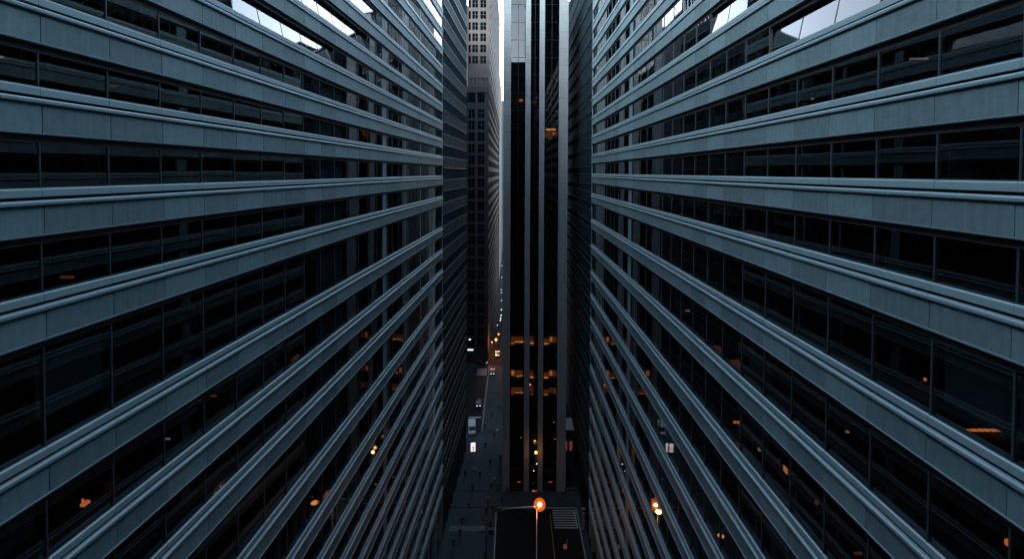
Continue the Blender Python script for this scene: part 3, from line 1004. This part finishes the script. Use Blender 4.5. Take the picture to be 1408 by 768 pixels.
# ---- vehicles
def wheel(b, x, y, r, w):
    n = 16; i = len(b.v)
    for s in (-w/2, w/2):
        for q in range(n):
            t = 2*math.pi*q/n
            b.v.append((x + s, y + r*math.cos(t), r + r*math.sin(t)))
    for q in range(n):
        b.f.append((i+q, i+(q+1) % n, i+n+(q+1) % n, i+n+q)); b.m.append(0)
    b.f.append(tuple(i+q for q in range(n))); b.f.append(tuple(i+n+q for q in reversed(range(n)))); b.m += [0, 0]
    b.fix = True
def vehicle(name, loc, rz, van, paint, label, cat, lights=True):
    r = empty(name, loc, rz); tag(r, label, cat, 'vehicles in the far street')
    L, W, H = (5.4, 2.0, 2.4) if van else (4.4, 1.8, 1.45)
    if van: prof = [(-L/2, .35), (-L/2, .95), (-L/2+.75, 1.15), (-L/2+1.4, 2.15), (-L/2+1.9, H), (L/2-.1, H), (L/2, .5), (L/2, .35)]
    else: prof = [(-L/2, .3), (-L/2, .7), (-L/2+1.2, .86), (-L/2+1.9, 1.38), (-L/2+2.3, H), (L/2-1.0, H-.03), (L/2-.35, .95), (L/2, .85), (L/2, .3)]
    MB().prism([(a, z) for a, z in prof], -W/2, W/2, axis='x').build('body', M[paint], r, bevel=.09)
    g = MB()
    if van:
        g.prism([(-L/2+.80, 1.22), (-L/2+1.36, 2.10), (-L/2+1.33, 2.13), (-L/2+.77, 1.25)], -W/2+.15, W/2-.15, axis='x')
    else:
        g.prism([(-L/2+1.24, .92), (-L/2+1.88, 1.36), (-L/2+1.85, 1.39), (-L/2+1.21, .95)], -W/2+.15, W/2-.15, axis='x')
        g.prism([(L/2-.98, 1.36), (L/2-.42, .98), (L/2-.39, 1.01), (L/2-.95, 1.39)], -W/2+.15, W/2-.15, axis='x')
    g.build('windscreen', M['carglass'], r)
    sw = MB()
    for s in (-1, 1):
        if van: sw.box(s*(W/2-.01), s*(W/2+.012), -L/2+1.5, -L/2+2.4, 1.3, 2.0)
        else: sw.box(s*(W/2-.01), s*(W/2+.012), -L/2+1.95, L/2-1.1, .95, 1.3)
    sw.build('side_window', M['carglass'], r)
    for s in (-1, 1):
        for yy in (-L/2+.9, L/2-.9):
            b = MB(); wheel(b, s*(W/2-.05), yy, .34, .24); b.build('wheel', M['tyre'], r)
        MB().box(s*.5-.18, s*.5+.18, -L/2-.05, -L/2+.01, .62, .82).build('headlight', M['coolw'] if lights else M['white'], r)
        MB().box(s*.6-.12, s*.6+.12, L/2-.01, L/2+.05, .7, .9).build('tail_light', M['amber_dim'], r)
def gp(px, py, z=0): return on_ground(px, py, z)
p = gp(649, 593, 0); vehicle('van', (p.x, p.y, PV), R(6), True, 'white', 'white van on the pavement edge beside the dark left block', 'van', False)
p = gp(658, 556); vehicle('parked_car', (p.x, p.y, 0), R(4), False, 'carblack', 'dark car in the far street just past the amber line', 'car')
p = gp(662, 500); vehicle('parked_car', (p.x, p.y, 0), R(80), False, 'carblack', 'dark car with white headlights crossing at the foot of the tan tower', 'car')
p = gp(677, 513); vehicle('parked_car', (p.x, p.y, 0), R(2), False, 'carblack', 'dark car with white headlights nearest the amber lit roadway', 'car')
p = gp(684, 488); vehicle('parked_car', (p.x, p.y, 0), R(2), False, 'carblack', 'dark car standing in the amber lit roadway', 'car')

# ================================================================== people
def skinned(name, verts, edges, radii, m, parent=None):
    me = bpy.data.meshes.new(name)
    me.from_pydata(verts, edges, [])
    me.materials.append(m)
    o = bpy.data.objects.new(name, me); COL.objects.link(o)
    sk = o.modifiers.new('Skin', 'SKIN'); sk.use_smooth_shade = True
    if not me.skin_vertices:
        return o
    for i, rr in enumerate(radii):
        d = me.skin_vertices[0].data[i]
        d.radius = rr if isinstance(rr, tuple) else (rr, rr)
        d.use_root = (i == 0)
    sub = o.modifiers.new('Sub', 'SUBSURF'); sub.levels = 1; sub.render_levels = 2
    if parent: o.parent = parent
    return o
def make_person(stride, coat, coatlen):
    s = stride
    # pelvis, spine, neck, head, arms with hands, legs with feet (facing -y)
    V = [(0, 0, .95), (0, 0, 1.18), (0, 0, 1.40), (0, -.01, 1.50), (0, -.02, 1.60), (0, -.03, 1.72),
         (.19, 0, 1.42), (.25, s*.12, 1.15), (.24, s*.02 - .08, .92), (.24, s*.0 - .11, .82),
         (-.19, 0, 1.42), (-.25, -s*.12, 1.15), (-.24, -s*.22 - .02, .93), (-.24, -s*.25 - .05, .83),
         (.10, 0, .90), (.11, -s*.18 - .02, .50), (.11, -s*.22 + .05, .09), (.12, -s*.22 - .13, .04),
         (-.10, 0, .90), (-.11, s*.10 - .03, .50), (-.11, s*.34, .11), (-.12, s*.34 - .16, .04)]
    E = [(0,1),(1,2),(2,3),(3,4),(4,5),(2,6),(6,7),(7,8),(8,9),(2,10),(10,11),(11,12),(12,13),
         (0,14),(14,15),(15,16),(16,17),(0,18),(18,19),(19,20),(20,21)]
    Rr = [(.16,.11),(.15,.11),(.17,.11),.055,.085,.08,.065,.045,.035,.04,.065,.045,.035,.04,.095,.06,.045,.04,.095,.06,.045,.04]
    b = skinned('person', V, E, Rr, M['skin'])
    k = lambda i, e: (Rr[i][0]+e, Rr[i][1]+e) if isinstance(Rr[i], tuple) else Rr[i]+e
    ci = [0, 1, 2, 6, 7, 8, 10, 11, 12]
    cv = [V[i] for i in ci] + [(0, 0, coatlen)]
    ce = [(0,1),(1,2),(2,3),(3,4),(4,5),(2,6),(6,7),(7,8),(0,9)]
    cr = [k(i, .035) for i in ci] + [(.21, .16)]
    skinned('coat', cv, ce, cr, M[coat], b)
    ti = [0, 14, 15, 16, 18, 19, 20]
    skinned('trousers', [V[i] for i in ti], [(0,1),(1,2),(2,3),(0,4),(4,5),(5,6)], [k(i, .022) for i in ti], M['denim'], b)
    MB().ball((0, .005, 1.70), .115, .9, 1.0, 1.0, n=10, h=8).build('hair', M['hair'], b, True)
    nz = MB().ball((0, -.125, 1.66), .02, 1, 1.2, 1.3, n=6, h=4).ball((.035, -.115, 1.69), .012, n=6, h=4).ball((-.035, -.115, 1.69), .012, n=6, h=4)
    nz.build('face', M['skin'], b, True)
    sh = MB()
    for i, j in ((16, 17), (20, 21)):
        sh.tube([V[i][:2] + (.05,), V[j][:2] + (.04,)], [.06, .045], 8)
    sh.build('shoe', M['hair'], b, True)
    return b
protos = {'black': make_person(1.0, 'cloth_a', .72), 'navy': make_person(.35, 'cloth_b', .80),
          'rust': make_person(.9, 'cloth_c', .82), 'pale': make_person(.7, 'cloth_d', .82)}
used = set()
def person(kind, px, py, rz, label, h=1.0):
    p = on_ground(px, py, PV)
    src = protos[kind]
    if kind in used:
        o = src.copy(); COL.objects.link(o)
        for ch in list(src.children):
            c = ch.copy(); COL.objects.link(c); c.parent = o
    else:
        o = src; used.add(kind)
    o.location = (p.x, p.y, PV); o.rotation_euler = (0, 0, R(rz)); o.scale = (h, h, h)
    tag(o, label, 'person', 'people walking on the pavement')
person('black', 634.5, 721, 10, 'person in black walking close to the left facade, farther of two in line', 1.12)
person('black', 633, 738, -12, 'person in black walking close to the left facade, nearer of two in line', 1.12)
person('navy', 668.5, 707, 30, 'person in dark coat standing left in the cluster by the road corner', 1.1)
person('rust', 671, 692, 170, 'person in a rust red jacket on the pavement above the road corner', 1.1)
person('black', 677.5, 705, -40, 'person in black at the right of the cluster by the road corner', 1.08)
person('black', 681.5, 706, 60, 'person in black nearest the road corner beside the lamp arm', 1.05)
person('black', 650, 675, 0, 'person in black alone in the middle of the left pavement', 1.1)
person('black', 675, 673, 15, 'person in black, left of a pair on the pavement beside the central tower', 1.12)
person('pale', 680, 664, 200, 'person in a pale jacket walking beside the central tower', 1.05)
person('navy', 685, 674, 185, 'person in dark coat, right of a pair beside the central tower', 1.1)
person('navy', 697, 678.5, 90, 'person in dark coat standing at the left pilaster of the central tower', 1.05)
person('black', 778.5, 679.5, -80, 'person in black standing at the right pilaster of the central tower', 1.05)
person('pale', 652, 650, 5, 'person in a pale jacket on the left pavement behind the lone walker', 1.05)
person('black', 679.5, 602, 0, 'person in black far along the pavement beside the central tower wall', 1.1)
person('black', 667, 616, 20, 'person in black on the pavement right of the lit kiosk', 1.1)
person('black', 667, 590, 180, 'person in black beyond the lit kiosk, right of the white van', 1.1)
person('navy', 686, 562, 180, 'person in dark coat farthest along the pavement', 1.05)
person('navy', 667, 768, 40, 'person in dark coat at the foot of the traffic signal', 1.1)

person('black', 645, 700, 20, 'person in black alone left of the rust red jacket, level with the cluster', 1.1)
person('navy', 660, 657, 190, 'person in dark coat in the middle of the pavement below the lit kiosk', 1.1)
person('black', 688, 634, 175, 'person in black close to the left corner of the central tower', 1.1)
person('black', 674, 640, 5, 'person in black midway between the lit kiosk and the central tower', 1.08)
person('pale', 684, 596, 5, 'person in a pale jacket close to the side of the central tower', 1.05)
person('black', 676, 575, 185, 'person in black far along, level with the amber kerb line', 1.1)
person('navy', 690, 690, 80, 'person in dark coat crossing the open paving before the central tower', 1.08)
person('black', 640, 655, 0, 'person in black beside the foot of the dark left glazed block', 1.1)
person('navy', 624, 752, 12, 'person in dark coat nearest the viewer, close to the left facade', 1.1)
# ================================================================== lamps inside the office blocks
def office_lamp(side, px, py, kind, w, h, label, depth=1.4, hot='amber'):
    base = lwall(px, py, depth) if side == 'L' else rwall(px, py, depth)
    rz = LANG if side == 'L' else 0
    grp = 'lamps glowing behind the windows of the ' + ('left' if side == 'L' else 'right') + ' office block'
    o = MB()
    if kind == 'tube':        # row of ceiling tubes
        n = max(2, int(w / .22))
        for q in range(n):
            yy = -w/2 + w*(q + .5)/n
            xx = (yy + w/2) * (-1 if side == 'L' else 1)
            o.box(xx - w/n*.36, xx + w/n*.36, -.05, .05, -h/2, h/2 + random.uniform(0, .02))
        nm = 'ceiling_light'
    elif kind == 'globe':
        o.ball((0, 0, 0), w/2, 1, 1, h/w, n=12, h=8)
        nm = 'pendant_lamp'
    elif kind == 'desk':
        o.box(-.1, .1, -w/2, w/2, -h/2, -h/2 + h*.35)
        o.box(-.03, .03, -w/2, -w/2 + w*.25, -h/2 + h*.35, h/2)
        nm = 'desk_lamp'
    else:                     # flat glow standing in for a lamplit room
        o.prism([(-.02, -h/2), (.02, -h/2), (.02, h/2), (-.02, h/2)], -w/2, w/2)
        nm = 'glow_panel'
    ob = o.build(nm, M[hot])
    ob.location = base; ob.rotation_euler = (0, 0, rz)
    tag(ob, label, 'lamp', grp)
OL = [
 ('L', 5, 79, 'tube', .75, .05, 'row of pale ceiling tubes behind the leftmost window, third row from top', 'pinkish'),
 ('L', 97, 81, 'tube', .6, .03, 'thin pale ceiling tube in the second window of the upper left rows', 'pinkish'),
 ('L', 161, 119, 'tube', .6, .05, 'short dull ceiling tube right of the thin one on the upper left', 'amber_dim'),
 ('L', 102, 381, 'tube', .8, .12, 'dull rusty ceiling light left of centre in the left block', 'amber_dim'),
 ('L', 82, 532, 'tube', .75, .09, 'faint rusty light low in the tall left window row', 'amber_dim'),
 ('L', 117, 688, 'desk', .30, .34, 'orange desk lamp with thin stem in the lower left window', 'amber'),
 ('L', 234, 603, 'tube', .35, .06, 'small pale light in the lower left rows right of the orange desk lamp', 'pinkish'),
 ('L', 298, 544, 'tube', .4, .10, 'dull amber smear of light at the middle of a lower left row', 'amber_dim'),
 ('L', 406, 492, 'panel', 1.2, .35, 'dim amber glow panel near the middle of the left block', 'amber_dim'),
 ('L', 409, 552, 'globe', .22, .3, 'tiny pale lamp below the dim amber panel in the left block', 'pinkish'),
 ('L', 433, 692, 'globe', .9, .42, 'brightest orange bowl lamp low in the left block', 'amber_hot'),
 ('L', 500, 704, 'globe', .55, .75, 'orange lamp just right of the brightest bowl lamp, left block', 'amber'),
 ('L', 503, 737, 'globe', .45, .55, 'orange lamp one row below its neighbour near the bottom, left block', 'amber'),
 ('L', 540, 711, 'globe', .6, 1.2, 'tall orange lamp between the bowl lamp and the street end, left block', 'amber'),
 ('L', 578.5, 703, 'globe', .6, .9, 'orange lamp second nearest to the street end of the left block', 'amber'),
 ('L', 589, 712, 'globe', .5, .6, 'pale orange lamp nearest to the street end of the left block', 'pinkish'),
 ('L', 562, 699, 'globe', .4, .9, 'thin dull lamp between two orange ones low in the left block', 'amber_dim'),
 ('L', 581, 467, 'panel', .8, 1.6, 'dull red lit slit high near the street end of the left block', 'amber_dim'),
 ('L', 512, 671, 'panel', 1.5, 1.1, 'dim amber panel above the orange lamps low in the left block', 'amber_dim'),
 ('R', 1250, 81, 'tube', .85, .05, 'row of pale pink ceiling tubes at the upper right', 'pinkish'),
 ('R', 1117, 136, 'globe', .18, .12, 'tiny pale lamp left of the upper right ceiling tubes', 'pinkish'),
 ('R', 938, 427, 'tube', .8, .16, 'pair of small pale lamps in a middle row of the right block', 'pinkish'),
 ('R', 986, 478, 'panel', 1.5, .6, 'smouldering amber panel in the middle of the right block', 'amber_dim'),
 ('R', 1011, 500, 'panel', 1.4, 1.0, 'dull amber panel right of and below the smouldering one, right block', 'amber_dim'),
 ('R', 1008, 580, 'tube', .5, .16, 'short orange ceiling light left of centre in the right block', 'amber'),
 ('R', 1044, 617, 'globe', .22, .3, 'tiny pale lamp below the short orange ceiling light, right block', 'pinkish'),
 ('R', 1080, 645, 'panel', .42, .36, 'orange square lit panel low in the right block', 'amber'),
 ('R', 1123, 690, 'globe', .25, .3, 'small dull orange lamp right of the orange square panel', 'amber_dim'),
 ('R', 1165, 593, 'globe', .2, .12, 'small pale pink oval lamp in the right block', 'pinkish'),
 ('R', 1272, 521, 'globe', .11, .15, 'small bright orange lamp above the string of lights, right block', 'amber'),
 ('R', 1326, 591, 'tube', 1.7, .05, 'string of warm lights along a ceiling at the far right', 'amber'),
 ('R', 1385, 745, 'globe', .16, .26, 'lone bright orange lamp in the bottom right corner', 'amber'),
 ('R', 1174, 760, 'tube', .4, .1, 'dull orange light at the bottom edge of the right block', 'amber_dim'),
 ('R', 991, 741, 'globe', .75, .9, 'bright orange lamp at the bottom of the right block', 'amber_hot'),
 ('R', 974, 737, 'panel', .4, .8, 'narrow orange lit slit left of the bright bottom lamp', 'amber'),
 ('R', 905, 700, 'panel', 2.2, 1.9, 'large dull red glow panel near the street end of the right block', 'amber_dim'),
 ('R', 906, 712, 'globe', .7, .5, 'orange glow lamp in front of the dull red panel', 'amber'),
 ('R', 845, 694, 'globe', .7, .8, 'dull orange lamp at the street end of the right block', 'amber_dim'),
 ('R', 859, 698, 'globe', .6, .6, 'dull orange lamp second from the street end of the right block', 'amber_dim'),
]
for (sd, px, py, kd, w, h, lb, ht) in OL:
    office_lamp(sd, px, py, kd, w, h, lb, 1.2, ht)
# dim pools of amber on the rooms behind a few of them
for (sd, px, py, pw) in (('R', 1370, 600, 14), ('R', 990, 470, 6), ('R', 905, 700, 40), ('L', 433, 692, 25), ('R', 991, 741, 20), ('L', 500, 700, 12)):
    pass

# ================================================================== sky, sun, camera
W = bpy.data.worlds.new('World'); S.world = W
W.use_nodes = True
nt = W.node_tree
bg = nt.nodes['Background']
sky = nt.nodes.new('ShaderNodeTexSky')
sky.sky_type = 'NISHITA'; sky.sun_disc = False
SUN_EL, SUN_ROT = R(24), R(212)
sky.sun_elevation = SUN_EL; sky.sun_rotation = SUN_ROT
sky.dust_density = .5; sky.air_density = 1.0
hsv = nt.nodes.new('ShaderNodeHueSaturation'); hsv.inputs['Saturation'].default_value = .48
hsv.inputs['Value'].default_value = 2.4
nt.links.new(sky.outputs[0], hsv.inputs['Color'])
nt.links.new(hsv.outputs[0], bg.inputs['Color'])
bg.inputs['Strength'].default_value = .15
sl = bpy.data.lights.new('sun', 'SUN'); sl.energy = .5; sl.angle = R(20); sl.color = (1, .96, .9)
so = bpy.data.objects.new('sun', sl); COL.objects.link(so)
# Blender sky: rotation 0 puts the sun at +Y, turning clockwise seen from above
d = Vector((math.sin(SUN_ROT) * math.cos(SUN_EL), math.cos(SUN_ROT) * math.cos(SUN_EL), math.sin(SUN_EL)))
so.rotation_euler = (-d).to_track_quat('-Z', 'Y').to_euler()

cd = bpy.data.cameras.new('camera'); co = bpy.data.objects.new('camera', cd); COL.objects.link(co)
cd.sensor_width = 36; cd.lens = F / 1408 * 36
cd.shift_y = SHIFT; cd.clip_end = 6000; cd.clip_start = .1
co.location = CAM; co.rotation_euler = ROT.to_euler()
S.camera = co
S.view_settings.view_transform = 'Standard'
S.view_settings.look = 'None'
S.view_settings.exposure = 1.85
S.view_settings.gamma = 1
S.cycles.max_bounces = 8
S.cycles.transparent_max_bounces = 12
S.cycles.diffuse_bounces = 5
S.cycles.glossy_bounces = 4
S.cycles.caustics_reflective = False
S.cycles.caustics_refractive = False
S.cycles.sample_clamp_indirect = 4
S.cycles.use_denoising = True
